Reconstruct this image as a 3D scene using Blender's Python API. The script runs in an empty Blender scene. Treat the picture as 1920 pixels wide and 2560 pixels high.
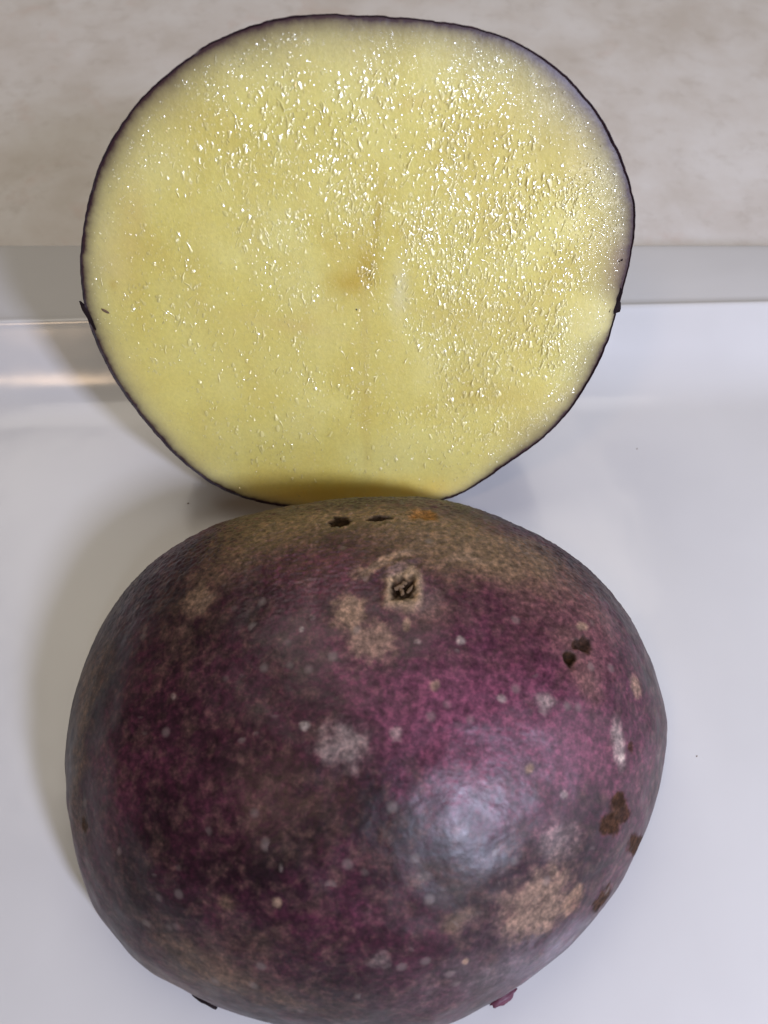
import bpy, bmesh, math, random
import numpy as np
from mathutils import Vector, Matrix
random.seed(7); rng = np.random.default_rng(11)
S = 0.01                                  # everything below is worked out in centimetres
sc = bpy.context.scene
col = sc.collection

WORLD = 0.04
LIGHTS = [
    ('window_light', (0.52, -0.56, 0.64), 0.327, 0.036, 0.048, 1.02, (0.70, 0.74, 1.0)),
    ('plate_wedge_light', (0.235, -0.60, 0.77), 0.80, 0.035, 0.075, 0.45, (0.84, 0.92, 1.0)),  # unseen lamp added to reflect a bright wedge in the plate wall
    ('side_window_light', (0.88, -0.30, 0.38), 0.30, 0.20, 0.20, 0.23, (0.93, 0.96, 1.0)),
    ('glint_light', (0.40, -0.82, 0.38), 0.45, 0.12, 0.14, 0.24, (1.0, 0.97, 0.93)),  # unseen front lamp added to put glints on the wet cut
    ('ceiling_lamp', (-0.39, -0.38, 0.84), 1.3, 0.15, 0.20, 1.5, (1.0, 0.70, 0.45)),
    ('overhead_light', (-0.10, 0.30, 0.95), 0.7, 0.70, 0.40, 2.2, (1.0, 0.92, 0.82), (0, 20, 0)),
]

# ------------------------------------------------------------------ camera
cam = bpy.data.objects.new('camera', bpy.data.cameras.new('camera')); col.objects.link(cam)
cam.location = (0, 0, 10.3*S)
cam.rotation_euler = (math.radians(30), 0, 0)
cam.data.sensor_fit = 'VERTICAL'
cam.data.angle = 2*math.atan(1280/1922)
cam.data.clip_start = 0.002; cam.data.clip_end = 20
cam.data.dof.use_dof = True
cam.data.dof.focus_distance = 10.0*S
cam.data.dof.aperture_fstop = 20
sc.camera = cam

# ------------------------------------------------------------------ light
w = bpy.data.worlds.new('World'); sc.world = w; w.use_nodes = True
bg = w.node_tree.nodes['Background']
bg.inputs[0].default_value = (1.0, 0.89, 0.78, 1); bg.inputs[1].default_value = WORLD
def area(name, direction, dist, sx, sy, power, color, target=(0, 4, 1)):
    d = Vector(direction).normalized()
    l = bpy.data.lights.new(name, 'AREA'); l.shape = 'RECTANGLE'; l.size = sx; l.size_y = sy
    l.energy = power; l.color = color
    o = bpy.data.objects.new(name, l); col.objects.link(o)
    t = Vector(target)*S
    o.location = t + d*dist
    o.rotation_euler = (-d).to_track_quat('-Z', 'Y').to_euler()
    return o
for a in LIGHTS: area(*a)
sc.view_settings.view_transform = 'Standard'; sc.view_settings.look = 'None'
sc.view_settings.exposure = 0.0; sc.view_settings.gamma = 1.0
sc.render.engine = 'CYCLES'

FLAPS = [  # angle round the base, kind, length, width, thickness (cm), height, push out
    (-22, 'c', .20, .08, .08, .07, .00), (-61, 'p', .34, .11, .05, .045, .0), (-121, 'c', .40, .12, .07, .05, -.04),
    (-34, 'c', .20, .07, .05, .08, -.03), (-95, 'c', .3, .08, .05, .04, -.02)]
CRUMBS = [(4.09, 2.26, .024, .011, 50, 'tiny dark crumb on the plate right of the front half'),
          (-3.05, 6.10, .03, .02, 20, 'tiny brown crumb on the plate left of where the halves meet'),
          (4.11, 7.13, .024, .014, 70, 'tiny brown crumb on the plate right of the rear half')]
MARKS=[
('pit', -0.532, 4.472, 2.301, 0.995, -0.029, 0.098, -0.069, 0.543, 0.837, 0.158, 0.143, 1.0),
('pit', -0.045, 4.534, 2.286, 0.983, 0.158, -0.097, -0.013, 0.555, 0.832, 0.162, 0.081, 0.9),
('opit', 0.463, 4.635, 2.194, 0.981, 0.084, -0.177, 0.086, 0.587, 0.805, 0.211, 0.166, 0.8),
('ring', 0.186, 3.422, 2.746, 0.998, -0.036, -0.046, 0.047, 0.21, 0.977, 0.255, 0.329, 1.0),
('pit', 0.186, 3.412, 2.748, 0.901, -0.431, 0.041, 0.047, 0.207, 0.977, 0.133, 0.179, 1.0),
('tan', -0.263, 3.604, 2.704, 0.996, 0.085, 0.0, -0.026, 0.268, 0.963, 0.158, 0.14, 0.7),
('tan', -0.001, 3.757, 2.661, 0.792, 0.576, -0.2, 0.006, 0.309, 0.951, 0.26, 0.07, 0.9),
('tan', 0.222, 3.899, 2.605, 0.975, 0.186, -0.124, 0.046, 0.348, 0.936, 0.142, 0.061, 0.7),
('dusk', 0.107, 3.636, 2.696, 0.822, 0.539, -0.184, 0.028, 0.272, 0.962, 0.383, 0.07, 0.6),
('tan', -0.369, 3.12, 2.802, 0.999, -0.043, 0.029, -0.025, 0.137, 0.99, 0.192, 0.243, 1.0),
('tan', -0.143, 2.776, 2.837, 0.997, -0.076, 0.0, -0.0, 0.047, 0.999, 0.293, 0.286, 0.75),
('tan', 0.234, 2.977, 2.812, 0.994, -0.098, -0.055, 0.059, 0.093, 0.994, 0.06, 0.085, 0.9),
('grey', 0.425, 3.324, 2.748, 0.986, 0.115, -0.121, 0.093, 0.181, 0.979, 0.21, 0.309, 0.5),
('brown', 0.503, 3.131, 2.771, 0.993, 0.026, -0.115, 0.106, 0.133, 0.986, 0.3, 0.239, 0.6),
('tan', -2.042, 3.419, 2.432, 0.921, 0.239, 0.308, -0.363, 0.194, 0.911, 0.233, 0.233, 0.5),
('brown', 2.135, 2.757, 2.332, 0.852, 0.24, -0.466, 0.465, 0.026, 0.885, 0.327, 0.393, 0.5),
('pit', 1.98, 2.752, 2.409, 0.874, -0.256, -0.412, 0.423, 0.027, 0.906, 0.086, 0.127, 1.0),
('pit', 2.162, 2.938, 2.306, 0.827, 0.286, -0.484, 0.471, 0.083, 0.878, 0.151, 0.112, 0.9),
('tan', 2.185, 3.159, 2.265, 0.831, 0.22, -0.51, 0.476, 0.153, 0.866, 0.092, 0.051, 1.0),
('brown', 2.172, 2.492, 2.306, 0.868, 0.12, -0.481, 0.48, -0.059, 0.875, 0.214, 0.199, 0.95),
('tan', 2.828, 2.623, 1.842, 0.677, 0.343, -0.651, 0.684, -0.032, 0.729, 0.126, 0.153, 0.8),
('pale', 2.482, 1.948, 2.004, 0.799, 0.231, -0.555, 0.588, -0.247, 0.77, 0.106, 0.268, 0.6),
('dark', 2.662, 1.932, 1.849, 0.751, 0.151, -0.643, 0.646, -0.263, 0.716, 0.07, 0.071, 0.8),
('pale', 2.503, 1.817, 1.941, 0.783, 0.088, -0.616, 0.6, -0.29, 0.745, 0.056, 0.041, 1.0),
('halo', 1.439, 1.606, 2.459, 0.94, 0.132, -0.314, 0.333, -0.277, 0.901, 0.123, 0.098, 0.7),
('tan', 1.447, 1.601, 2.455, 0.937, 0.02, -0.35, 0.335, -0.279, 0.9, 0.051, 0.056, 1.0),
('dark', 2.438, 1.389, 1.781, 0.767, 0.129, -0.629, 0.606, -0.418, 0.677, 0.192, 0.11, 1.0),
('dark', 2.374, 1.208, 1.718, 0.7, -0.053, -0.712, 0.602, -0.465, 0.65, 0.21, 0.117, 1.0),
('dark', 2.508, 1.299, 1.654, 0.725, 0.112, -0.68, 0.635, -0.452, 0.627, 0.177, 0.095, 0.9),
('dark', 2.348, 0.55, 1.018, 0.376, -0.046, -0.926, 0.662, -0.657, 0.361, 0.203, 0.185, 0.9),
('dark', 2.812, 1.1, 1.035, 0.39, 0.07, -0.918, 0.75, -0.546, 0.373, 0.327, 0.122, 1.0),
('tan', 1.549, 0.439, 1.753, 0.872, 0.17, -0.459, 0.453, -0.607, 0.654, 0.534, 0.399, 0.75),
('orange', 1.965, 0.497, 1.461, 0.63, -0.073, -0.773, 0.559, -0.629, 0.541, 0.167, 0.178, 0.8),
('pale', 1.726, 0.981, 2.048, 0.857, -0.0, -0.516, 0.45, -0.462, 0.764, 0.308, 0.222, 0.35),
('pale', -0.421, 1.741, 2.767, 0.983, -0.181, 0.0, -0.036, -0.183, 0.982, 0.272, 0.271, 0.5),
('pale', -0.779, 1.932, 2.775, 0.992, -0.103, 0.079, -0.096, -0.133, 0.986, 0.059, 0.056, 0.8),
('tan', -1.015, 0.442, 2.177, 0.99, -0.044, 0.135, -0.138, -0.571, 0.809, 0.059, 0.068, 0.9),
('brown', -1.487, 0.446, 2.072, 0.97, -0.051, 0.239, -0.227, -0.58, 0.782, 0.143, 0.109, 0.7),
('tan', 0.8, -0.044, 1.668, 0.964, 0.182, -0.191, 0.259, -0.739, 0.622, 0.044, 0.055, 1.0),
('pale', -0.02, -0.036, 1.849, 0.999, 0.045, 0.0, 0.029, -0.724, 0.689, 0.136, 0.139, 0.4),
('brown', 0.838, 0.333, 2.023, 0.931, -0.04, -0.364, 0.26, -0.605, 0.752, 0.128, 0.124, 0.6),
('brown', 0.649, 0.261, 2.023, 0.964, 0.008, -0.266, 0.206, -0.626, 0.752, 0.156, 0.16, 0.6),
('grey', 1.186, -0.036, 1.468, 0.89, 0.457, 0.0, 0.378, -0.749, 0.544, 0.728, 0.705, 0.6),
('grey', 0.666, -0.309, 1.352, 0.972, 0.18, -0.149, 0.225, -0.836, 0.5, 0.971, 0.502, 0.6),
('mag', 1.278, 2.042, 2.615, 0.931, -0.195, -0.31, 0.274, -0.159, 0.948, 2.016, 1.351, 0.75),
('mag', 0.553, 2.113, 2.775, 0.988, 0.086, -0.125, 0.129, -0.11, 0.986, 0.656, 0.339, 0.9),
('mag', 1.915, 1.87, 2.332, 0.897, 0.063, -0.437, 0.431, -0.238, 0.87, 0.532, 0.379, 0.9),
('mag', -0.208, 0.326, 2.171, 1.0, -0.014, 0.0, -0.012, -0.597, 0.803, 0.323, 0.355, 0.6),
('mag', -1.137, 3.101, 2.735, 0.983, -0.074, 0.17, -0.165, 0.116, 0.979, 0.274, 0.286, 0.5),
('mag', 1.181, 2.425, 2.685, 0.968, 0.044, -0.245, 0.241, -0.054, 0.969, 0.476, 0.24, 0.5),
('brown', 0.744, 4.207, 2.414, 0.979, -0.183, -0.087, 0.154, 0.442, 0.883, 1.463, 0.63, 0.6),
('brown', -0.871, 4.56, 2.205, 0.986, 0.169, 0.0, -0.104, 0.583, 0.806, 1.31, 0.547, 0.6),
('brown', -1.66, 3.989, 2.381, 0.96, 0.217, 0.177, -0.258, 0.387, 0.885, 1.035, 0.433, 0.55),
('brown', 1.344, 4.065, 2.332, 0.813, -0.582, 0.0, 0.283, 0.409, 0.867, 0.913, 0.509, 0.45),
('brown', -3.483, 2.713, 1.491, 0.609, -0.327, 0.723, -0.78, 0.022, 0.626, 0.586, 0.901, 0.6),
('brown', -3.444, 1.576, 1.336, 0.625, -0.117, 0.771, -0.785, -0.249, 0.567, 0.378, 0.873, 0.6),
('brown', -2.087, 3.125, 2.463, 0.91, 0.243, 0.335, -0.375, 0.114, 0.92, 0.645, 0.77, 0.4),
('brown', -1.272, -0.273, 1.36, 0.975, -0.221, 0.0, -0.192, -0.835, 0.515, 1.142, 0.457, 0.55),
('brown', -2.193, 0.035, 1.321, 0.835, -0.532, -0.142, -0.399, -0.753, 0.523, 0.887, 0.526, 0.4),
('brown', -1.222, 0.13, 1.876, 0.984, -0.109, 0.138, -0.177, -0.684, 0.708, 0.802, 0.282, 0.35),
('tan', 0.501, 2.329, 2.801, 0.993, 0.007, -0.117, 0.111, -0.061, 0.992, 0.057, 0.061, 0.8),
('pale', 1.188, 2.235, 2.667, 0.967, 0.042, -0.251, 0.248, -0.106, 0.963, 0.057, 0.057, 0.6),
('pale', -0.868, 2.935, 2.789, 0.993, 0.035, 0.109, -0.115, 0.077, 0.99, 0.034, 0.041, 0.7),
('pale', 0.805, 2.815, 2.761, 0.982, 0.082, -0.17, 0.16, 0.056, 0.986, 0.05, 0.049, 0.7),
('pale', 1.647, 2.238, 2.522, 0.932, -0.01, -0.362, 0.351, -0.12, 0.929, 0.123, 0.09, 0.5),
('pale', 0.116, 1.875, 2.788, 0.985, 0.167, -0.037, 0.057, -0.146, 0.988, 0.07, 0.057, 0.4),
('pale', -0.752, 3.058, 2.789, 0.993, -0.07, 0.092, -0.089, 0.114, 0.989, 0.053, 0.049, 0.4),
('pale', 0.376, 0.631, 2.337, 0.992, 0.066, -0.111, 0.124, -0.499, 0.858, 0.097, 0.059, 0.35),
('pale', -0.974, 0.718, 2.357, 0.991, -0.025, 0.13, -0.128, -0.481, 0.867, 0.031, 0.057, 0.5),
('tan', -1.379, 1.121, 2.472, 0.972, 0.035, 0.231, -0.208, -0.358, 0.91, 0.065, 0.049, 0.4),
('pale', -2.2, 2.332, 2.441, 0.918, -0.034, 0.396, -0.404, -0.049, 0.914, 0.05, 0.04, 0.5),
('pale', -2.484, 2.004, 2.27, 0.88, -0.102, 0.463, -0.48, -0.119, 0.869, 0.056, 0.028, 0.4),
('brown', -0.037, 0.743, 2.432, 0.998, 0.057, 0.0, 0.022, -0.462, 0.887, 0.355, 0.195, 0.35),
('pale', 0.348, 2.783, 2.818, 0.995, -0.06, -0.079, 0.077, 0.049, 0.996, 0.045, 0.035, 0.5),
('tan', 1.064, 3.882, 2.489, 0.972, -0.028, -0.232, 0.22, 0.346, 0.912, 0.276, 0.065, 0.4),
('tan', 0.859, 3.913, 2.522, 0.789, 0.501, -0.356, 0.178, 0.351, 0.919, 0.231, 0.057, 0.4),
('pale', -1.46, 2.465, 2.696, 0.971, -0.056, 0.23, -0.235, -0.019, 0.972, 0.039, 0.042, 0.3),
('pale', 1.805, 1.388, 2.216, 0.89, 0.056, -0.453, 0.433, -0.361, 0.826, 0.046, 0.047, 0.5),
('dark', -3.272, 1.236, 1.391, 0.664, -0.099, 0.741, -0.734, -0.344, 0.585, 0.083, 0.103, 0.7),
('mag', 2.588, 3.112, 2.011, 0.691, 0.377, -0.617, 0.599, 0.14, 0.789, 1.413, 1.192, 0.6),
('mag', 2.727, 1.613, 1.632, 0.671, 0.042, -0.74, 0.684, -0.373, 0.627, 0.638, 0.842, 0.6),
('brown', 2.35, 3.25, 2.149, 0.747, 0.346, -0.567, 0.525, 0.184, 0.831, 0.464, 0.485, 0.4),
('brown', 0.196, 4.6, 2.238, 0.998, -0.062, 0.0, 0.029, 0.576, 0.817, 1.848, 0.439, 0.7),
('brown', 1.74, 3.763, 2.312, 0.771, -0.629, -0.096, 0.368, 0.33, 0.869, 0.885, 0.869, 0.5),
('brown', 0.54, 3.884, 2.584, 0.987, -0.144, -0.073, 0.112, 0.341, 0.933, 0.833, 0.408, 0.5),
('mag', 0.853, 1.648, 2.642, 0.947, -0.185, -0.261, 0.211, -0.226, 0.951, 1.087, 0.629, 0.5)]
FACE=[(-0.608, 6.322), (-0.81, 6.315), (-1.281, 6.252), (-1.702, 6.119), (-1.899, 6.046), (-2.261, 5.834), (-2.667, 5.557), (-2.925, 5.319), (-3.094, 5.13), (-3.259, 4.907), (-3.378, 4.717), (-3.495, 4.505), (-3.553, 4.35), (-3.631, 4.151), (-3.733, 3.874), (-3.796, 3.638), (-3.825, 3.486), (-3.841, 3.26), (-3.844, 2.924), (-3.787, 2.603), (-3.732, 2.357), (-3.633, 2.069), (-3.508, 1.778), (-3.367, 1.509), (-3.241, 1.29), (-3.022, 0.94), (-2.777, 0.66), (-2.525, 0.421), (-2.257, 0.264), (-1.979, 0.162), (-1.607, 0.059), (-1.094, 0.015), (-0.608, 0.0), (-0.061, 0.023), (0.485, 0.074), (0.905, 0.155), (1.274, 0.335), (1.541, 0.59), (1.804, 0.811), (2.04, 1.007), (2.288, 1.258), (2.482, 1.477), (2.63, 1.747), (2.77, 2.069), (2.878, 2.381), (2.95, 2.659), (2.987, 3.026), (3.015, 3.28), (3.037, 3.384), (3.036, 3.532), (3.051, 3.697), (3.048, 3.956), (3.045, 4.104), (3.034, 4.263), (3.009, 4.373), (2.921, 4.59), (2.829, 4.783), (2.674, 5.03), (2.502, 5.27), (2.295, 5.498), (2.053, 5.705), (1.818, 5.872), (1.551, 6.017), (1.276, 6.119), (1.003, 6.194), (0.654, 6.241), (0.286, 6.28), (-0.097, 6.298), (-0.461, 6.319)]

# ------------------------------------------------------------------ helpers
def mesh_object(name, verts, faces, mat, parent=None, smooth=True):
    me = bpy.data.meshes.new(name)
    v = np.asarray(verts, dtype=np.float64)*S
    if isinstance(faces, np.ndarray):
        nf, k = faces.shape
        me.vertices.add(len(v)); me.vertices.foreach_set('co', v.ravel())
        me.loops.add(nf*k); me.loops.foreach_set('vertex_index', faces.ravel().astype(np.int32))
        me.polygons.add(nf); me.polygons.foreach_set('loop_start', np.arange(0, nf*k, k, dtype=np.int32))
        me.update(calc_edges=True)
    else:
        me.from_pydata([tuple(p) for p in v], [], faces); me.update()
    me.validate()
    me.polygons.foreach_set('use_smooth', np.full(len(me.polygons), smooth)); me.update()
    me.materials.append(mat)
    o = bpy.data.objects.new(name, me); col.objects.link(o)
    if parent: 
        o.parent = parent; o.matrix_parent_inverse = Matrix.Translation(-Vector(parent.location))
    return o
def vattr(o, name, data):
    data = np.asarray(data, dtype=np.float32)
    if data.ndim == 1:
        a = o.data.attributes.new(name, 'FLOAT', 'POINT'); a.data.foreach_set('value', data)
    else:
        a = o.data.attributes.new(name, 'FLOAT_COLOR', 'POINT'); a.data.foreach_set('color', data.ravel())
def empty(name, loc, label, cat, group=None):
    o = bpy.data.objects.new(name, None); col.objects.link(o); o.location = Vector(loc)*S
    o.empty_display_size = 0.01; o['label'] = label; o['category'] = cat
    if group: o['group'] = group
    return o
def grid_faces(n, m, closed=True, flip=False):
    i = np.arange(n if closed else n-1)[:, None]; j = np.arange(m-1)[None, :]
    i2 = (i+1) % n
    f = np.stack([i*m+j, i2*m+j, i2*m+j+1, i*m+j+1], -1).reshape(-1, 4)
    return f[:, ::-1].copy() if flip else f
_tab = rng.random((64, 64, 64)).astype(np.float32)
def vnoise(P, scale=1.0, seed=0):                 # value noise, 0..1
    q = np.asarray(P)*scale + seed*7.13 + 100.0
    i = np.floor(q).astype(int); f = q-i; f = f*f*(3-2*f)
    i0 = i % 64; i1 = (i+1) % 64
    r = 0
    for a in (0, 1):
        for b in (0, 1):
            for c in (0, 1):
                wgt = (f[..., 0] if a else 1-f[..., 0])*(f[..., 1] if b else 1-f[..., 1])*(f[..., 2] if c else 1-f[..., 2])
                r = r + wgt*_tab[(i1 if a else i0)[..., 0], (i1 if b else i0)[..., 1], (i1 if c else i0)[..., 2]]
    return r
def fbm(P, scale, octv=4, seed=0):
    r = 0; a = 1; t = 0
    for k in range(octv):
        r = r + a*vnoise(P, scale*2**k, seed+k*3); t += a; a *= 0.55
    return r/t
def sstep(a, b, x):
    t = np.clip((x-a)/(b-a), 0, 1); return t*t*(3-2*t)

class NT:
    def __init__(self, name):
        self.m = bpy.data.materials.new(name); self.m.use_nodes = True
        self.t = self.m.node_tree; self.b = self.t.nodes['Principled BSDF']; self.out = self.t.nodes['Material Output']
    def n(self, typ, **kw):
        nd = self.t.nodes.new(typ)
        for k, v in kw.items(): setattr(nd, k, v)
        return nd
    def l(self, a, b): self.t.links.new(a, b)
    def set(self, **kw):
        for k, v in kw.items(): self.b.inputs[k.replace('_', ' ')].default_value = v
    def obj(self): return self.n('ShaderNodeTexCoord').outputs['Object']
    def mapping(self, vec, scale):
        m = self.n('ShaderNodeMapping'); m.inputs['Scale'].default_value = scale; self.l(vec, m.inputs[0]); return m.outputs[0]
    def noise(self, vec, scale, detail=4, rough=.55, dist=0.0):
        nd = self.n('ShaderNodeTexNoise'); nd.inputs['Scale'].default_value = scale; nd.inputs['Detail'].default_value = detail
        nd.inputs['Roughness'].default_value = rough; nd.inputs['Distortion'].default_value = dist; self.l(vec, nd.inputs['Vector'])
        return nd.outputs['Fac']
    def ramp(self, fac, stops, interp='LINEAR'):
        r = self.n('ShaderNodeValToRGB'); r.color_ramp.interpolation = interp; e = r.color_ramp.elements
        while len(e) < len(stops): e.new(0.5)
        for k, (p, c) in enumerate(stops):
            e[k].position = p; e[k].color = (*c, 1) if len(c) == 3 else c
        self.l(fac, r.inputs[0]); return r.outputs[0]
    def mix(self, fac, a, b, mode='MIX'):
        m = self.n('ShaderNodeMix', data_type='RGBA', blend_type=mode)
        for s, v in ((m.inputs[0], fac), (m.inputs[6], a), (m.inputs[7], b)):
            if isinstance(v, (float, int)): s.default_value = v
            elif isinstance(v, tuple): s.default_value = (*v, 1)
            else: self.l(v, s)
        return m.outputs[2]
    def math(self, op, a, b=0.0, c=0.0, clamp=False):
        m = self.n('ShaderNodeMath', operation=op, use_clamp=clamp)
        for s, v in zip(m.inputs, (a, b, c)):
            if isinstance(v, (float, int)): s.default_value = v
            else: self.l(v, s)
        return m.outputs[0]
    def attr(self, name, out='Fac'):
        a = self.n('ShaderNodeAttribute', attribute_name=name); return a.outputs[out]
    def bump(self, h, dist, strength=1.0, normal=None):
        b = self.n('ShaderNodeBump'); b.inputs['Distance'].default_value = dist; b.inputs['Strength'].default_value = strength
        self.l(h, b.inputs['Height'])
        if normal: self.l(normal, b.inputs['Normal'])
        return b.outputs[0]

# ------------------------------------------------------------------ materials
def skin_material():
    k = NT('potato skin'); v = k.obj()
    big = k.noise(v, 55, 4, .6, .5)
    base = k.ramp(big, [(.30, (.007, .0022, .0045)), (.44, (.020, .0052, .0105)), (.56, (.042, .011, .021)), (.68, (.082, .022, .040))])
    mid = k.noise(v, 520, 5, .68, .4)
    base = k.mix(k.ramp(mid, [(.47, (0, 0, 0)), (.70, (.45, .45, .45))]), base, (.12, .070, .055))
    st = k.n('ShaderNodeAttribute', attribute_name='stain_tint')
    # stains break up at their edges
    sa = k.math('ADD', st.outputs['Alpha'], k.math('MULTIPLY', k.math('SUBTRACT', k.noise(v, 420, 4, .7), .5), 1.1))
    sa = k.math('MULTIPLY', k.math('MULTIPLY', k.ramp(sa, [(.12, (0, 0, 0)), (.62, (1, 1, 1))]), st.outputs['Alpha']), 1.25, clamp=True)
    c = k.mix(sa, base, st.outputs['Color'])
    fine = k.noise(v, 1300, 4, .75)
    c = k.mix(.85, c, k.ramp(fine, [(.32, (.28, .28, .28)), (.5, (.95, .95, .95)), (.68, (2.3, 2.1, 2.0))]), 'MULTIPLY')
    # pale lenticel flecks
    vo = k.n('ShaderNodeTexVoronoi'); vo.inputs['Scale'].default_value = 330; vo.inputs['Randomness'].default_value = 1; k.l(v, vo.inputs['Vector'])
    fl = k.ramp(vo.outputs['Distance'], [(.10, (1, 1, 1)), (.22, (0, 0, 0))])
    sel = k.math('GREATER_THAN', k.noise(v, 160, 2), .50)
    c = k.mix(k.math('MULTIPLY', k.math('MULTIPLY', fl, sel), .28), c, (.26, .21, .19))
    k.l(c, k.b.inputs['Base Color'])
    r = k.ramp(k.noise(v, 500, 3), [(.3, (.33, .33, .33)), (.7, (.45, .45, .45))])
    r = k.mix(k.math('MULTIPLY', k.attr('rough'), .8), r, (.75, .75, .75))
    k.l(r, k.b.inputs['Roughness'])
    k.l(k.math('SUBTRACT', .36, k.math('MULTIPLY', k.attr('rough'), .32), clamp=True), k.b.inputs['Specular IOR Level'])
    # fibrous netting + pores
    warp = k.n('ShaderNodeTexNoise'); warp.inputs['Scale'].default_value = 260; k.l(v, warp.inputs['Vector'])
    vv = k.mix(.006, v, warp.outputs['Color'], 'ADD')
    net = k.n('ShaderNodeTexVoronoi', feature='DISTANCE_TO_EDGE'); net.inputs['Scale'].default_value = 620; k.l(vv, net.inputs['Vector'])
    nh = k.ramp(net.outputs['Distance'], [(0, (0, 0, 0)), (.25, (1, 1, 1))])
    h = k.math('ADD', k.math('MULTIPLY', nh, .15), k.noise(v, 1900, 4, .7))
    h = k.math('ADD', h, k.math('MULTIPLY', k.noise(v, 450, 2), .25))
    bn = k.n('ShaderNodeBump'); bn.inputs['Distance'].default_value = .0001; k.l(h, bn.inputs['Height'])
    k.l(k.math('ADD', .17, k.math('MULTIPLY', k.attr('rough'), .8)), bn.inputs['Strength']); k.l(bn.outputs[0], k.b.inputs['Normal'])
    return k.m
def flesh_colour(k, v):
    st = k.n('ShaderNodeAttribute', attribute_name='stain_tint')
    blot = k.noise(v, 75, 3, .5, .4)
    c = k.ramp(blot, [(.34, (.65, .53, .12)), (.50, (.71, .615, .165)), (.66, (.755, .675, .22))])
    strk = k.noise(k.mapping(v, (1, .28, .28)), 260, 4, .6)
    c = k.mix(k.ramp(strk, [(.45, (0, 0, 0)), (.75, (.45, .45, .45))]), c, (.69, .57, .17))
    grain = k.noise(v, 2200, 3, .7)
    c = k.mix(.35, c, k.ramp(grain, [(.3, (.75, .75, .72)), (.7, (1.15, 1.15, 1.15))]), 'MULTIPLY')
    sj = k.math('MULTIPLY', st.outputs['Alpha'], k.ramp(k.noise(v, 300, 3), [(.3, (.6, .6, .6)), (.6, (1, 1, 1))]))
    c = k.mix(sj, c, st.outputs['Color'])
    e = k.attr('edge'); wd = k.math('MULTIPLY', k.attr('rim'), 2.15)
    pale = k.math('POWER', 2.718, k.math('MULTIPLY', e, -4.5))
    c = k.mix(k.math('MULTIPLY', pale, .5), c, (.70, .67, .40))
    ej = k.math('ADD', e, k.math('MULTIPLY', k.math('SUBTRACT', k.noise(v, 500, 4, .7), .5), .10))
    pur = k.math('POWER', 2.718, k.math('MULTIPLY', k.math('DIVIDE', ej, wd), -1.0))
    pur = k.math('MULTIPLY', k.math('SUBTRACT', pur, .04), 1.12, clamp=True)
    pc = k.mix(pur, (.20, .155, .10), (.045, .018, .022))
    return k.mix(pur, c, pc)
def flesh_material():
    k = NT('potato flesh'); v = k.obj()
    k.l(flesh_colour(k, v), k.b.inputs['Base Color'])
    k.set(Roughness=.45, Specular_IOR_Level=.5, Subsurface_Weight=.15, Subsurface_Scale=.0012)
    k.b.inputs['Subsurface Radius'].default_value = (1.0, .8, .3)
    wet = k.attr('wet')
    h1 = k.ramp(k.noise(k.mapping(v, (1, .45, .45)), 1500, 2, .5, .6), [(.54, (0, 0, 0)), (.66, (1, 1, 1))])
    h2 = k.ramp(k.noise(v, 3400, 2, .6), [(.50, (0, 0, 0)), (.66, (1, 1, 1))])
    hh = k.math('MULTIPLY', k.math('ADD', k.math('MULTIPLY', h1, .7), k.math('MULTIPLY', h2, .6)), wet)
    cn = k.bump(hh, .00030, 1.0)
    k.l(k.bump(k.noise(v, 1700, 3), .00006, .6), k.b.inputs['Normal'])
    k.l(k.ramp(wet, [(.08, (0, 0, 0)), (.5, (.9, .9, .9))]), k.b.inputs['Coat Weight']); k.set(Coat_Roughness=.12, Coat_IOR=1.6)
    k.l(cn, k.b.inputs['Coat Normal'])
    return k.m
def water_material():
    k = NT('starchy juice'); v = k.obj()
    c = flesh_colour(k, v)
    k.l(k.mix(.12, c, (.95, .90, .62)), k.b.inputs['Base Color'])
    k.set(Roughness=.4, Specular_IOR_Level=.4, Coat_Weight=1.0, Coat_Roughness=.09, Coat_IOR=2.3)
    return k.m
def plain(name, c, rough=.6, spec=.4, var=.25, scale=900):
    k = NT(name); v = k.obj()
    cc = k.mix(k.noise(v, scale, 4, .6), tuple(x*(1-var) for x in c), tuple(min(1, x*(1+var)) for x in c))
    k.l(cc, k.b.inputs['Base Color']); k.set(Roughness=rough, Specular_IOR_Level=spec)
    k.l(k.bump(k.noise(v, scale*1.5, 3), .0001, .5), k.b.inputs['Normal']); return k.m
def ceramic_material():
    k = NT('white glazed ceramic'); v = k.obj()
    c = k.ramp(k.noise(v, 30, 3, .5), [(.3, (.545, .54, .53)), (.7, (.585, .58, .57))])
    k.l(c, k.b.inputs['Base Color']); k.set(Specular_IOR_Level=.5)
    k.l(k.ramp(k.noise(v, 60, 4), [(.3, (.12, .12, .12)), (.7, (.20, .20, .20))]), k.b.inputs['Roughness'])
    k.l(k.bump(k.noise(v, 90, 2), .0004, .25), k.b.inputs['Normal'])
    return k.m
def counter_material():
    k = NT('beige laminate counter'); v = k.obj()
    n1 = k.noise(v, 48, 5, .6, .2)
    c = k.ramp(n1, [(.30, (.57, .525, .47)), (.48, (.645, .61, .57)), (.60, (.685, .66, .63)), (.75, (.72, .70, .68))])
    n2 = k.noise(v, 170, 5, .7)
    c = k.mix(k.ramp(n2, [(.54, (0, 0, 0)), (.76, (.40, .40, .40))]), c, (.40, .345, .285))
    n3 = k.noise(v, 60, 3, .6, 1.0)
    c = k.mix(k.ramp(n3, [(.60, (0, 0, 0)), (.76, (.35, .35, .35))]), c, (.58, .44, .37))
    k.l(c, k.b.inputs['Base Color']); k.set(Roughness=.42, Specular_IOR_Level=.4)
    return k.m
SKIN = skin_material(); FLESH = flesh_material(); WATER = water_material()
CUTSKIN = plain('dark cut skin edge', (.022, .009, .014), .55)
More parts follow.
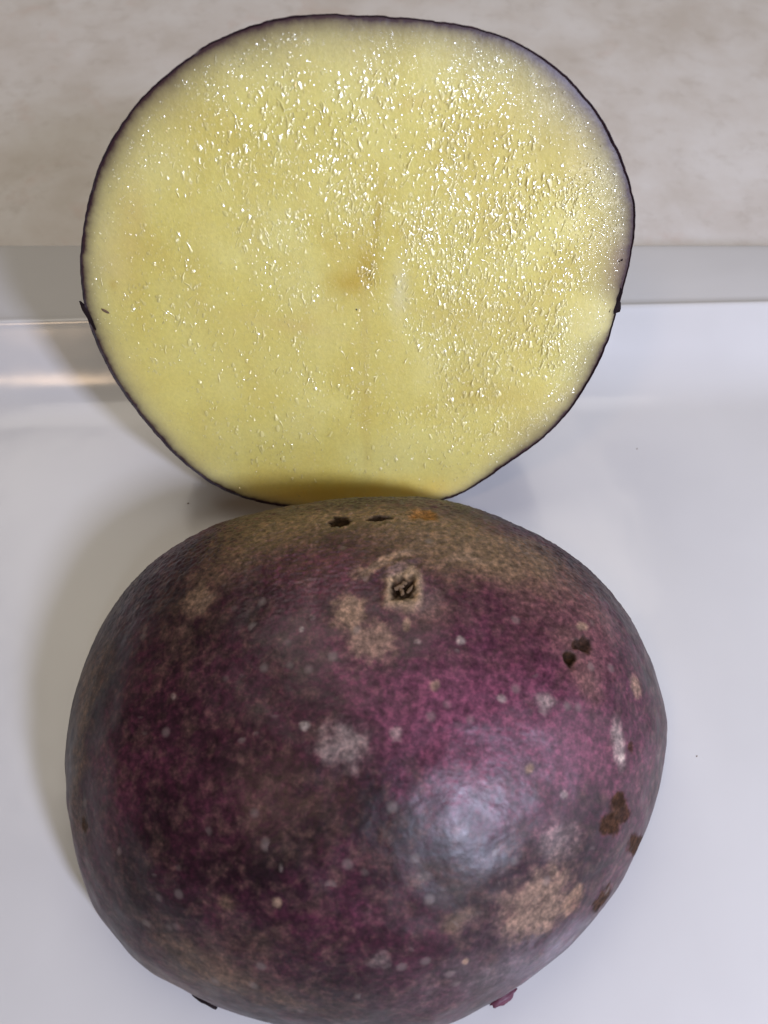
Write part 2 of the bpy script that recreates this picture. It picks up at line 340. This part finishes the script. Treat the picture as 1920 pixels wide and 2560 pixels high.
CHIP = plain('dark chipped skin', (.012, .006, .007), .75, .15)
PLUM = plain('plum skin sliver', (.10, .022, .045), .5)
BROWN = plain('dry brown bud scale', (.15, .095, .055), .8)
CERAMIC = ceramic_material(); COUNTER = counter_material()

# ------------------------------------------------------------------ countertop
def slab(name, x0, x1, y0, y1, z0, z1, mat):
    bm = bmesh.new(); bmesh.ops.create_cube(bm, size=1)
    for q in bm.verts:
        q.co = Vector(((x0+x1)/2+q.co.x*(x1-x0), (y0+y1)/2+q.co.y*(y1-y0), (z0+z1)/2+q.co.z*(z1-z0)))*S
    bmesh.ops.bevel(bm, geom=list(bm.edges), offset=.003, segments=3, affect='EDGES')
    me = bpy.data.meshes.new(name); bm.to_mesh(me); bm.free(); me.materials.append(mat)
    o = bpy.data.objects.new(name, me); col.objects.link(o); return o
ct = slab('countertop', -70, 70, -25, 75, -4.8, -0.8, COUNTER)
ct['kind'] = 'structure'

# ------------------------------------------------------------------ plate: rounded rectangle, flat floor, curved wall, flat rim
def build_plate():
    x0, x1, y0, y1 = -15.0, 16.0, -9.5, 9.35          # inner lip
    # (offset outward from the inner lip, height)
    prof = [(-30, 0.0)]
    # floor, tight fillet, wall at about 40 degrees, rounded lip, rim sloping gently down and out
    ys = np.linspace(-1.68, -.50, 34); zc = 0.0; SL = math.radians(38)
    for q in range(1, len(ys)):
        t = (ys[q]-ys[0])/(ys[-1]-ys[0]); t = t*t*(3-2*t)
        zc += math.tan(SL*t)*(ys[q]-ys[q-1]); prof.append((ys[q], zc))
    for t in np.linspace(-.4, -.06, 5): prof.append((t, zc+(t+.5)*math.tan(SL)))
    zt = prof[-1][1]
    prof += [(-.035, zt+.022), (0, zt+.036), (.04, zt+.034), (.08, zt+.018), (.13, zt+.004), (.25, zt-.012), (.6, zt-.05), (1.1, zt-.10), (1.65, zt-.16),
             (1.80, zt-.18), (1.86, zt-.195), (1.89, zt-.22), (1.88, zt-.25), (1.82, zt-.27), (1.2, .25), (.6, .1), (0, -.1), (-.6, -.3), (-1.2, -.5), (-1.5, -.62),
             (-1.6, -.8), (-2.0, -.8), (-2.1, -.55), (-2.6, -.5), (-30, -.5)]
    n = 480; rows = []
    cx, cy = (x0+x1)/2, (y0+y1)/2
    for i in range(n):
        t = 2*math.pi*i/n
        row = []
        for off, z in prof:
            if off == -30: row.append((cx, cy, z)); continue
            hx, hy = (x1-x0)/2+off, (y1-y0)/2+off; e = .30
            c_, s_ = math.cos(t), math.sin(t)
            x = cx+hx*math.copysign(abs(c_)**e, c_); y = cy+hy*math.copysign(abs(s_)**e, s_)
            k = max(0.0, 1-abs(off)/1.89) if off > 0 else 1.0
            if y > 0: y += (.034*max(-9, min(9, x)))*k*min(1, y/6)
            z2 = z
            if off > -1.2 and off < .4 and y > 5: z2 = z - .035*(math.tanh(x/4)+1)/2*math.exp(-((off-.18)/.12)**2)
            row.append((x, y, z2))
        rows.append(row)
    V = np.array(rows).reshape(-1, 3)
    o = mesh_object('plate', V, grid_faces(n, len(prof)), CERAMIC)
    bm = bmesh.new(); bm.from_mesh(o.data); bmesh.ops.remove_doubles(bm, verts=bm.verts, dist=1e-6)
    bmesh.ops.recalc_face_normals(bm, faces=bm.faces); bm.to_mesh(o.data); bm.free()
    for p in o.data.polygons: p.use_smooth = True
    o['label'] = 'white glazed plate with raised rim under both potato halves'; o['category'] = 'plate'
    return o
build_plate()

# ------------------------------------------------------------------ skin stains
TYPES = {  # colour, alpha, depth (cm, + is a hollow), sharpness
 'tan':   ((.225, .150, .105), .78, .000, .55),
 'orange':((.230, .140, .085), .5, .000, .45),
 'pale':  ((.330, .270, .240), .80, -.004, .6),
 'grey':  ((.120, .085, .095), .50, .000, .9),
 'brown': ((.150, .098, .060), .80, .000, .9),
 'mag':   ((.115, .033, .060), .70, .000, 1.0),
 'dusk':  ((.055, .028, .060), .80, .012, .6),
 'dark':  ((.040, .020, .012), 1.0, .012, .3),
 'pit':   ((.020, .011, .006), 1.0, .070, .30),
 'opit':  ((.200, .095, .025), 1.0, .05, .4),
 'halo':  ((.100, .075, .085), .90, -.004, .6),
 'ring':  ((.270, .190, .120), .85, -.030, .5),
}
def apply_marks(P, marks):
    n = len(P); rgb = np.zeros((n, 3)); al = np.zeros(n); dep = np.zeros(n); rg = np.zeros(n)
    J = np.stack([fbm(P, 6, 3, 1), fbm(P, 6, 3, 5), fbm(P, 6, 3, 9)], -1)-.5
    J3 = np.stack([fbm(P, 17, 2, 31), fbm(P, 17, 2, 35), fbm(P, 17, 2, 39)], -1)-.5
    J2 = np.stack([fbm(P, 1.6, 2, 21), fbm(P, 1.6, 2, 25), fbm(P, 1.6, 2, 29)], -1)-.5
    order = {'brown': 0, 'mag': 1, 'grey': 2}
    for m in sorted(marks, key=lambda m: order.get(m[0], 3)):
        t, px, py, pz, ax, ay, az, nx, ny, nz, ra, rb, wt = m
        c, a0, d0, sh = TYPES[t]
        p0 = np.array([px, py, pz]); A = np.array([ax, ay, az]); N = np.array([nx, ny, nz]); B = np.cross(N, A)
        big = ra > .35
        Q = P - p0 + J*((1.3 if t in ('pit', 'dark', 'opit') else .6)*min(ra, rb)+.03) + J3*(.9 if t in ('tan', 'dark', 'pit', 'pale') else 0)*min(ra, rb)*.6 + (J2*.9*rb if big else 0)
        r = np.sqrt((Q@A/ra)**2+(Q@B/rb)**2+(Q@N/(max(ra, rb)*1.3))**2)
        k = 1-sstep(1-sh, 1+sh*.55, r)
        a = k*a0*wt
        if t == 'ring':
            a = a*sstep(.15, .5, r)
        na = a+al*(1-a)
        rgb = np.where(na[:, None] > 1e-5, (c*a[:, None]+rgb*(al*(1-a))[:, None])/np.maximum(na, 1e-5)[:, None], rgb)
        al = na
        if t != 'mag': rg = np.maximum(rg, a*(.55 if t in ('grey', 'brown', 'pale') else 1))
        if d0:
            dep += d0*wt*(1-sstep(.1, 1.05, r)) if t != 'ring' else d0*np.exp(-((r-.75)/.25)**2)
    return np.concatenate([rgb, al[:, None]], 1), dep, rg
def grid_normals(V, n, m):
    G = V.reshape(n, m, 3); a = np.roll(G, -1, 0)-np.roll(G, 1, 0)
    b = np.gradient(G, axis=1); N = np.cross(a, b); N /= np.linalg.norm(N, axis=-1, keepdims=True)+1e-9
    N[:, -1] = N[:, -2].mean(0); return N.reshape(-1, 3)

# ------------------------------------------------------------------ front half, lying on its cut face
FRONT = [-0.2916, 2.5409, 2.8424, 0.9497, 0.9505, 0.1227, 0.0033, 3.5408, 0.2826, 0.0514, 0.0215, 0.0616, -0.012, 0.0092, 0.0388, 0.0061]
def front_radius(ph):
    co = FRONT[8:]; R = np.full_like(ph, FRONT[7])
    for k in range(4): R = R+co[2*k]*np.cos((k+2)*ph)+co[2*k+1]*np.sin((k+2)*ph)
    return R
def build_front():
    root = empty('potato_half', (-.29, 2.54, 0), 'front purple potato half lying cut side down on the plate', 'potato half', 'two halves of one purple potato')
    n, m = 1150, 400
    ph = np.linspace(0, 2*np.pi, n, endpoint=False); tt = np.linspace(0, np.pi/2, m)
    cx, cy, c, e1, e2, ax, ay = FRONT[:7]
    R = front_radius(ph)[:, None]; g = np.cos(tt)**e1; h = np.sin(tt)**e2
    V = np.stack([cx+R*g*np.cos(ph)[:, None]+ax*h, cy+R*g*np.sin(ph)[:, None]+ay*h, np.broadcast_to(c*h, (n, m))], -1)
    V[:, -1] = V[:, -1].mean(0)
    # lower cut edge: a little ragged, with a thin gap to the plate
    V = V.reshape(-1, 3)
    N = grid_normals(V, n, m)
    if (N.reshape(n, m, 3)[:, m//2, 2]).mean() < 0: N = -N
    st, dep, rg = apply_marks(V, MARKS)
    back = sstep(3.2, 5.2, V[:, 1])*.6+.4
    und = (fbm(V, 1.1, 3, 3)-.5)*.10 + (fbm(V, 5, 3, 13)-.5)*.009 + (fbm(V*np.array([1, 1.6, 1]), 20, 3, 17)-.5)*(.003+.030*sstep(2.6, 4.8, V[:, 1]))
    V = V + N*(und-dep)[:, None]
    zz = V[:, 2]
    V[:, 2] = np.where(zz < .4, .035+zz*(.365/.4), zz)
    edge = np.repeat((fbm(np.stack([ph*3, ph*0, ph*0], -1)*3, 2, 4, 2)-.5)*.035, m)*np.tile(np.exp(-tt/.04), n)
    V[:, 2] += edge
    o = mesh_object('skin', V, grid_faces(n, m), SKIN, root); print('front skin nz', o.data.polygons[200].normal)
    vattr(o, 'stain_tint', st); vattr(o, 'rough', rg)
    # pale flesh of the cut underneath (seen only as a thin line in the gap)
    nn = 240; ph2 = np.linspace(0, 2*np.pi, nn, endpoint=False); s = np.linspace(.02, .992, 12)
    R2 = front_radius(ph2)[:, None]
    F = np.stack([cx+R2*s*np.cos(ph2)[:, None], cy+R2*s*np.sin(ph2)[:, None], np.full((nn, 12), .03)], -1).reshape(-1, 3)
    fo = mesh_object('flesh', F, grid_faces(nn, 12), FLESH, root)
    vattr(fo, 'edge', np.tile((1-s)*3.4, nn)); vattr(fo, 'rim', np.full(nn*12, .08)); vattr(fo, 'wet', np.zeros(nn*12)); vattr(fo, 'stain_tint', np.zeros((nn*12, 4)))
    return root, V, N

def lump(name, center, axis, normal, length, width, thick, mat, parent, seed=0, bend=0.0, jag=.25):
    """irregular flake: closed blob stretched along axis, flattened along normal"""
    r = random.Random(seed); A = Vector(axis).normalized(); Nn = Vector(normal).normalized(); B = Nn.cross(A).normalized(); Nn = A.cross(B)
    bm = bmesh.new(); bmesh.ops.create_icosphere(bm, subdivisions=3, radius=1)
    off = [r.uniform(0, 50) for _ in range(3)]
    from mathutils import noise
    for q in bm.verts:
        d = q.co.copy(); f = 1+jag*(noise.noise(d*1.7+Vector(off)))+jag*.6*noise.noise(d*4+Vector(off))
        d *= f
        q.co = (Vector(center)+A*d.x*length/2+B*(d.y*width/2+bend*d.x*d.x)+Nn*d.z*thick/2)*S
    me = bpy.data.meshes.new(name); bm.to_mesh(me); bm.free(); me.materials.append(mat)
    for p in me.polygons: p.use_smooth = True
    o = bpy.data.objects.new(name, me); col.objects.link(o)
    if parent: o.parent = parent; o.matrix_parent_inverse = Matrix.Translation(-Vector(parent.location))
    return o

froot, FV, FN = build_front()
def on_front(p):         # nearest point of the front dome
    i = ((FV-np.array(p))**2).sum(1).argmin(); return FV[i], FN[i]
eye = [m for m in MARKS if m[0] == 'pit'][2]
ep, en = on_front(eye[1:4])
ea = Vector(eye[4:7]); eb = Vector(en).cross(ea)
for k, (dx, dy, L, W, rot) in enumerate([(-.05, .02, .15, .055, 40), (.03, -.05, .13, .05, 120), (.075, .05, .12, .045, 75), (-.02, .10, .10, .05, 10), (.0, -.01, .09, .04, 150)]):
    c = Vector(ep)+ea*dx+eb*dy+Vector(en)*.02
    ax = ea*math.cos(math.radians(rot))+eb*math.sin(math.radians(rot))
    lump('bud', c, ax+Vector(en)*.3, en, L, W, .045, BROWN, froot, seed=k+3)
for k, (ang, mat, L, W, T, zz, push) in enumerate(FLAPS):
    a = math.radians(ang); R = float(front_radius(np.array([a]))[0])+push
    c = (FRONT[0]+R*math.cos(a), FRONT[1]+R*math.sin(a), zz)
    lump('skin_flap', c, (-math.sin(a), math.cos(a), 0), (0, 0, 1), L, W, T, {'c': CHIP, 'p': PLUM}[mat], froot, seed=20+k, jag=.4)

# ------------------------------------------------------------------ rear half, tilted back with its cut face to the viewer
TL = math.radians(25)
O = np.array([0, 5.88, .2]); NF = np.array([0, -math.cos(TL), math.sin(TL)]); UP = np.array([0, math.sin(TL), math.cos(TL)]); XX = np.array([1., 0, 0])
def fp(u, v, d=0): return O + np.multiply.outer(u, XX)+np.multiply.outer(v, UP)+np.multiply.outer(np.zeros_like(u)+d, NF)
C0 = np.array([-.35, 3.15])
def outline(ph):
    F = np.array(FACE)-C0; a = np.arctan2(F[:, 1], F[:, 0]); r = np.hypot(F[:, 0], F[:, 1]); o = np.argsort(a); a, r = a[o], r[o]
    x = np.linspace(-np.pi, np.pi, 721)[:-1]
    y = np.interp(x, np.r_[a-2*np.pi, a, a+2*np.pi], np.r_[r, r, r])
    k = np.exp(-.5*(np.arange(-20, 21)/6.5)**2); k /= k.sum()
    y = np.convolve(np.r_[y[-20:], y, y[:20]], k, 'valid')
    p = (ph+np.pi) % (2*np.pi)-np.pi
    return np.interp(p, np.r_[x, x[0]+2*np.pi], np.r_[y, y[0]])
MS = [  # flesh stains and one painted golden glow: u, v, ru, rv, rot, colour, alpha
 (-.42, 3.50, .32, .20, 12, (.56, .39, .05), .9), (-.24, 3.70, .13, .30, -10, (.50, .35, .04), .9), (-.10, 4.15, .065, .50, -10, (.54, .40, .06), .75), (-.8, 4.1, .06, .5, 25, (.66, .53, .13), .4), (.5, 4.5, .05, .5, -18, (.66, .53, .13), .4), (-1.0, 3.0, .6, .12, 20, (.68, .54, .14), .5), (-.24, 3.2, .05, .5, 0, (.60, .48, .14), .4), (.35, 3.15, .5, .05, -20, (.62, .50, .16), .35), (-.8, 3.25, .5, .06, 25, (.62, .50, .15), .35),
 (-.02, 4.7, .06, .5, 4, (.62, .52, .14), .4), (-.25, 1.9, .06, 1.4, 0, (.58, .46, .12), .5), (-1.3, 2.95, .8, .10, -12, (.66, .50, .18), .4),
 (-3.05, 4.25, .20, .45, -6, (.62, .46, .14), .55), (-3.35, 3.75, .25, .5, 0, (.64, .48, .20), .4), (-3.42, 3.45, .05, .06, 0, (.55, .38, .05), .7),
 (2.98, 3.72, .17, .32, -10, (.62, .36, .20), .9), (2.86, 3.05, .35, .35, 0, (.66, .60, .30), .3), (.2, 3.4, .12, .35, 0, (.76, .72, .48), .45), (2.2, 1.5, .55, .08, 50, (.64, .52, .18), .5),
 (-.3, .26, 2.0, .30, 0, (.80, .52, .03), .9), (.35, 5.5, .35, .10, 4, (.66, .50, .14), .5), (-.9, 5.2, .9, .5, 0, (.70, .66, .20), .3), (-2.0, 2.2, .9, .5, 0, (.70, .64, .24), .2),  # leading golden band paints bounced, translucent light into the flesh colour
 (1.5, 3.0, 1.0, .35, 0, (.66, .58, .22), .25), (.9, 2.3, .8, .5, 0, (.64, .56, .20), .3), (-2.6, 4.85, .5, .3, 30, (.72, .66, .28), .3)]
def rim_width(u, v):
    a = np.degrees(np.arctan2(v-C0[1], u-C0[0])) % 360
    pts = [(0, .03), (5, .12), (12, .16), (25, .13), (45, .15), (70, .10), (90, .11), (110, .12), (140, .10), (165, .06), (185, .08), (215, .055), (245, .03), (270, .02), (300, .03), (325, .10), (338, .075), (350, .10), (355, .03), (360, .03)]
    return np.interp(a, [p[0] for p in pts], [p[1] for p in pts])
def flesh_stain_glow(uf, vf):
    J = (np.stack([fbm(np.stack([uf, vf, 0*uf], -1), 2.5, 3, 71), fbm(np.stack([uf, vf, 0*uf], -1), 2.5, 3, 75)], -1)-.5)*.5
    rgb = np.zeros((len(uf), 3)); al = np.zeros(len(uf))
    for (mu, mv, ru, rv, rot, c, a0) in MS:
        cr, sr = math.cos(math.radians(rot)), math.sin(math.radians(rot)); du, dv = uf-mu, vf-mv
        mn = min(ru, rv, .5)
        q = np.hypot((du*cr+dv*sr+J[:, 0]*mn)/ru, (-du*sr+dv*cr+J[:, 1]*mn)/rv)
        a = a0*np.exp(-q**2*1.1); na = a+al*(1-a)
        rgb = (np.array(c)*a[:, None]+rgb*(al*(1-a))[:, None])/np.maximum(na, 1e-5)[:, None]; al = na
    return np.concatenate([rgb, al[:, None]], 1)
def build_rear():
    root = empty('potato_half', (-.35, 6.3, 0), 'rear potato half tilted upright with wet yellow cut face showing', 'potato half', 'two halves of one purple potato')
    n = 900; ph = np.linspace(-np.pi, np.pi, n, endpoint=False)
    R = outline(ph) + (fbm(np.stack([np.cos(ph)*9, np.sin(ph)*9, ph*0], -1), 3, 4, 41)-.5)*.030
    ct_, st_ = np.cos(ph), np.sin(ph)
    deg = np.degrees(ph) % 360
    ring = .009+.012*fbm(np.stack([np.cos(ph)*4, np.sin(ph)*4, ph*0], -1), 2, 3, 43)+.014*np.exp(-((deg-205)/38)**2)+.008*np.exp(-((deg-35)/25)**2)
    # flesh: flat cut, very slightly domed, edge rounded
    s = np.concatenate([np.linspace(.004, .93, 150), np.linspace(.935, 1, 26)])
    m = len(s); s = s[::-1]
    rr = (R-ring)[:, None]*s
    u = C0[0]+rr*ct_[:, None]; v = C0[1]+rr*st_[:, None]
    edge = (R[:, None]-rr)
    P2 = np.stack([u, v, 0*u], -1)
    d = .05*(1-s**2)+(-.02*np.exp(-edge/.05))+(fbm(P2, 1.2, 2, 51)-.5)*.03+(fbm(P2*np.array([1, .35, 1]), 7, 3, 55)-.5)*.005
    # the hollow at the heart of the cut
    d = d-.012*np.exp(-(((u+.22)/.10)**2+((v-3.6)/.14)**2))-.006*np.exp(-(((u+.12)/.06)**2+((v-4.0)/.4)**2))
    V = fp(u, v, 0)+d[..., None]*NF
    fo = mesh_object('flesh', V.reshape(-1, 3), grid_faces(n, m, flip=False), FLESH, root)
    uf, vf = u.ravel(), v.ravel()
    print('flesh N.NF', fo.data.polygons[2000].normal.dot(Vector(NF)))
    vattr(fo, 'edge', (edge-ring[:, None]).ravel()); vattr(fo, 'rim', rim_width(uf, vf)*(.8+.4*fbm(np.stack([uf, vf, 0*uf], -1), 2.2, 2, 61)))
    vattr(fo, 'stain_tint', flesh_stain_glow(uf, vf)); vattr(fo, 'wet', density(uf, vf))
    # skin: cut ring then the dome behind
    k = 120; tt = np.linspace(0, np.pi/2, k)
    DEP = 2.75
    gr = np.cos(tt)**.95; h = np.sin(tt)**.95
    Rr = R[:, None]*gr
    U = C0[0]+Rr*ct_[:, None]; W = C0[1]+Rr*st_[:, None]
    D = np.broadcast_to(-DEP*h, U.shape)
    SV = fp(U, W, 0)+D[..., None]*NF
    inner = fp(C0[0]+(R-ring-.004)*ct_, C0[1]+(R-ring-.004)*st_, -.012)
    inner0 = fp(C0[0]+(R-.004)*ct_, C0[1]+(R-.004)*st_, -.002)
    SV = np.concatenate([inner[:, None], inner0[:, None], SV], 1)
    SV[:, -1] = SV[:, -1].mean(0)
    SVf = SV.reshape(-1, 3); 
    SVf = SVf+0
    print('rear dome min z', SVf[:, 2].min(), 'max y', SVf[:, 1].max())
    SVf[:, 2] = np.maximum(SVf[:, 2], .004)
    so = mesh_object('skin', SVf, grid_faces(n, k+2), SKIN, root)
    brown = sstep(.5, .7, fbm(SVf, .9, 3, 81)); stn = np.concatenate([np.tile([.10, .06, .035], (len(SVf), 1)), (brown*.5)[:, None]], 1)
    # the very edge of the cut is near-black
    j = np.tile(np.arange(k+2), n); ed = np.where(j <= 2, .8, 0)
    stn[:, :3] = np.where(ed[:, None] > 0, np.array([.016, .006, .010]), stn[:, :3]); stn[:, 3] = np.maximum(stn[:, 3], ed)
    vattr(so, 'stain_tint', stn); print('skin N', so.data.polygons[60].normal, so.data.vertices[60].co)
    return root, R, ph
def density(u, v):
    """how wet the cut is: most on the right half and towards the top"""
    r = outline(np.arctan2(v-C0[1], u-C0[0])); s = np.hypot(u-C0[0], v-C0[1])/r
    def g(a, b, ra, rb): return np.exp(-((u-a)/ra)**2-((v-b)/rb)**2)
    d = .22+.22*g(-.2, 4.9, 1.7, 1.1)+.75*g(1.2, 4.1, 1.2, 1.3)+1.1*g(2.2, 4.0, .8, .8)+.65*g(1.6, 2.3, .9, .9)+.8*g(2.2, 2.75, .6, .35)+.30*g(.1, 2.6, 1.4, 1.0)+.16*g(-1.4, 4.6, 1.4, 1.4)+.25*g(.6, 5.6, 1.1, .4)
    d = d*(1-.85*g(2.35, 3.25, .75, .22))*(1-.8*g(2.1, 5.0, .7, .3))
    d = d*(1-sstep(.93, .985, s)*.9)*(1-.5*g(-.1, 5.3, 1.3, .7))
    low = sstep(.3, .9, v)
    d = d*(.25+.75*low)*(1-.45*sstep(-1.3, -2.6, u)*sstep(3.2, 2.0, v))
    return np.clip(d, 0, 1)
rroot, RR, RPH = build_rear()

FLIP = False
def build_droplets():
    V = []; F = []; UVL = []
    base = 0
    def add_strip(path, wid, hgt):
        """a bead or rivulet: path points (u,v), half width, height; cross-section domed"""
        nonlocal base
        path = np.array(path); n = len(path); K = 7
        tng = np.gradient(path, axis=0) if n > 1 else np.array([[0, 1.]]); tng /= np.linalg.norm(tng, axis=1, keepdims=True)+1e-9
        nrm = np.stack([-tng[:, 1], tng[:, 0]], -1)
        s = np.linspace(-1, 1, n); w = wid*np.sqrt(np.clip(1-s**2*.98, .02, 1))*(1+.35*np.sin(s*rng.uniform(2, 6)+rng.uniform(0, 6)))
        a = np.linspace(-1, 1, K)
        u = path[:, 0:1]+nrm[:, 0:1]*w[:, None]*a; v = path[:, 1:2]+nrm[:, 1:2]*w[:, None]*a
        d = hgt*np.clip(1-s**2, 0, 1)[:, None]*np.clip(1-a**2, 0, 1)[None]
        gx, gy = rng.normal(.13, .12), rng.normal(.09, .12)
        du_, dv_ = u-u.mean(), v-v.mean()
        d = d - gx*du_ - gy*dv_ + .2*(abs(gx)*np.abs(du_).max()+abs(gy)*np.abs(dv_).max())
        rr = np.hypot(u-C0[0], v-C0[1])/outline(np.arctan2(v-C0[1], u-C0[0]))
        UVL.append(np.stack([u.ravel(), v.ravel()], -1)); P = fp(u, v, 0)+(d+.05*(1-rr**2)+.002)[..., None]*NF
        V.append(P.reshape(-1, 3)); F.append(grid_faces(n, K, closed=False, flip=FLIP)+base); base += n*K
    N1 = 13000
    cnt = 0
    while cnt < N1:
        u = rng.uniform(-3.9, 3.1); v = rng.uniform(.15, 6.25)
        if math.hypot(u-C0[0], v-C0[1]) > float(outline(np.array([math.atan2(v-C0[1], u-C0[0])]))[0])*.965: continue
        dn = float(density(np.array([u]), np.array([v]))[0]); clump = float(vnoise(np.array([[u, v*.4, 0]]), 2.6, 91)[0])
        if rng.random() > dn*(.35+1.1*clump**1.5): continue
        cnt += 1
        big = rng.random()
        # rim zone: fine grains; centre: beads and short rivulets
        rr = math.hypot(u-C0[0], v-C0[1])/float(outline(np.array([math.atan2(v-C0[1], u-C0[0])]))[0])
        fine = rr > .84
        if big < (.03 if not fine else .004):          # rivulet
            L = rng.uniform(.06, .20); n = 12; th_ = rng.normal(1.5 if u < 1 else 1.25, .22); x, y = u, v; path = []
            for q in range(n):
                path.append((x, y)); th_ += rng.normal(0, .22); x += math.cos(th_)*L/n; y += math.sin(th_)*L/n
            add_strip(path, rng.uniform(.006, .013), rng.uniform(.003, .006))
        else:
            r = (rng.lognormal(-5.05, .46) if not fine else rng.lognormal(-5.0, .28))
            if big > .955 and not fine: r *= 2.0
            r = min(r, .021)
            asp = rng.uniform(1.1, 2.8 if not fine else 1.5); th_ = rng.normal(1.5, .35 if not fine else 1.0)
            L = r*asp; pts = [(u+math.cos(th_)*L*t, v+math.sin(th_)*L*t) for t in np.cos(np.linspace(math.pi, 0, 7))]
            add_strip(pts, r, r*rng.uniform(.08, .28))
    print('droplet normal test')
    o = mesh_object('water_droplets', np.concatenate(V), np.concatenate(F), WATER, rroot)
    q = np.concatenate(UVL); uu, vv = q[:, 0], q[:, 1]
    vattr(o, 'edge', outline(np.arctan2(vv-C0[1], uu-C0[0]))-np.hypot(uu-C0[0], vv-C0[1])); vattr(o, 'rim', rim_width(uu, vv)); vattr(o, 'stain_tint', flesh_stain_glow(uu, vv))
    print('N.NF', o.data.polygons[20].normal.dot(Vector(NF)))
    o['kind'] = 'stuff'; o['label'] = 'beads of starchy juice glinting on the cut'
    return o
build_droplets()
def rim_point(u, v): return fp(np.array(u), np.array(v))
# sliver of skin peeling off the left edge, torn dark chip on the right edge, small specks on the flesh
def add_poly(name, pts, mat, thick, parent, off=0.0):
    """flat torn piece in the plane of the cut, real thickness, slightly curled"""
    bm = bmesh.new(); n = len(pts)
    cu = np.mean([p[0] for p in pts]); cv = np.mean([p[1] for p in pts])
    top = [bm.verts.new(Vector(fp(np.array(p[0]), np.array(p[1]), off+.01*math.sin(i*2)))*S) for i, p in enumerate(pts)]
    bot = [bm.verts.new(Vector(fp(np.array(cu+(p[0]-cu)*.9), np.array(cv+(p[1]-cv)*.9), off-thick))*S) for p in pts]
    bm.faces.new(top); bm.faces.new(bot[::-1])
    for i in range(n): bm.faces.new((top[i], bot[i], bot[(i+1) % n], top[(i+1) % n]))
    bmesh.ops.recalc_face_normals(bm, faces=bm.faces)
    me = bpy.data.meshes.new(name); bm.to_mesh(me); bm.free(); me.materials.append(mat)
    o = bpy.data.objects.new(name, me); col.objects.link(o)
    o.parent = parent; o.matrix_parent_inverse = Matrix.Translation(-Vector(parent.location)); return o
f1 = add_poly('skin_flap', [(-3.895, 3.245), (-3.862, 3.20), (-3.825, 3.14), (-3.79, 3.02), (-3.76, 2.85), (-3.80, 2.90), (-3.845, 3.02), (-3.88, 3.13)], CHIP, .05, rroot, .01)
f1['label'] = 'thin sliver of skin lifting from the left edge'
f2 = add_poly('skin_flap', [(2.985, 3.42), (3.02, 3.385), (3.035, 3.36), (3.01, 3.32), (3.00, 3.26), (3.035, 3.22), (3.05, 3.14), (3.04, 3.10), (2.98, 3.07), (2.93, 3.04), (2.90, 3.10), (2.94, 3.22), (2.955, 3.34)], CHIP, .09, rroot, -.005)
f2['label'] = 'black torn chip of skin on the right edge'
def face_lump(name, u, v, L, W, T, rot, mat, seed, lift=0.0):
    a = math.radians(rot); A = XX*math.cos(a)+UP*math.sin(a)
    rr = math.hypot(u-C0[0], v-C0[1])/float(outline(np.array([math.atan2(v-C0[1], u-C0[0])]))[0])
    return lump(name, fp(np.array(u), np.array(v), .05*(1-rr**2)+lift), A, NF, L, W, T, mat, rroot, seed)
face_lump('blemish', -3.585, 3.11, .105, .035, .02, -32, BROWN, 61)
face_lump('blemish', 2.944, 3.763, .032, .028, .016, 30, CHIP, 62)
face_lump('blemish', 2.918, 3.745, .030, .016, .014, 20, CHIP, 63)

# ------------------------------------------------------------------ crumbs on the plate
for k, (x, y, L, W, rot, lab) in enumerate(CRUMBS):
    a = math.radians(rot)
    o = lump('crumb', (x, y, W*.3), (math.cos(a), math.sin(a), 0), (0, 0, 1), L, W, W*.7, BROWN, None, seed=80+k)
    o['label'] = lab; o['category'] = 'crumb'; o['group'] = 'tiny crumbs on the plate'
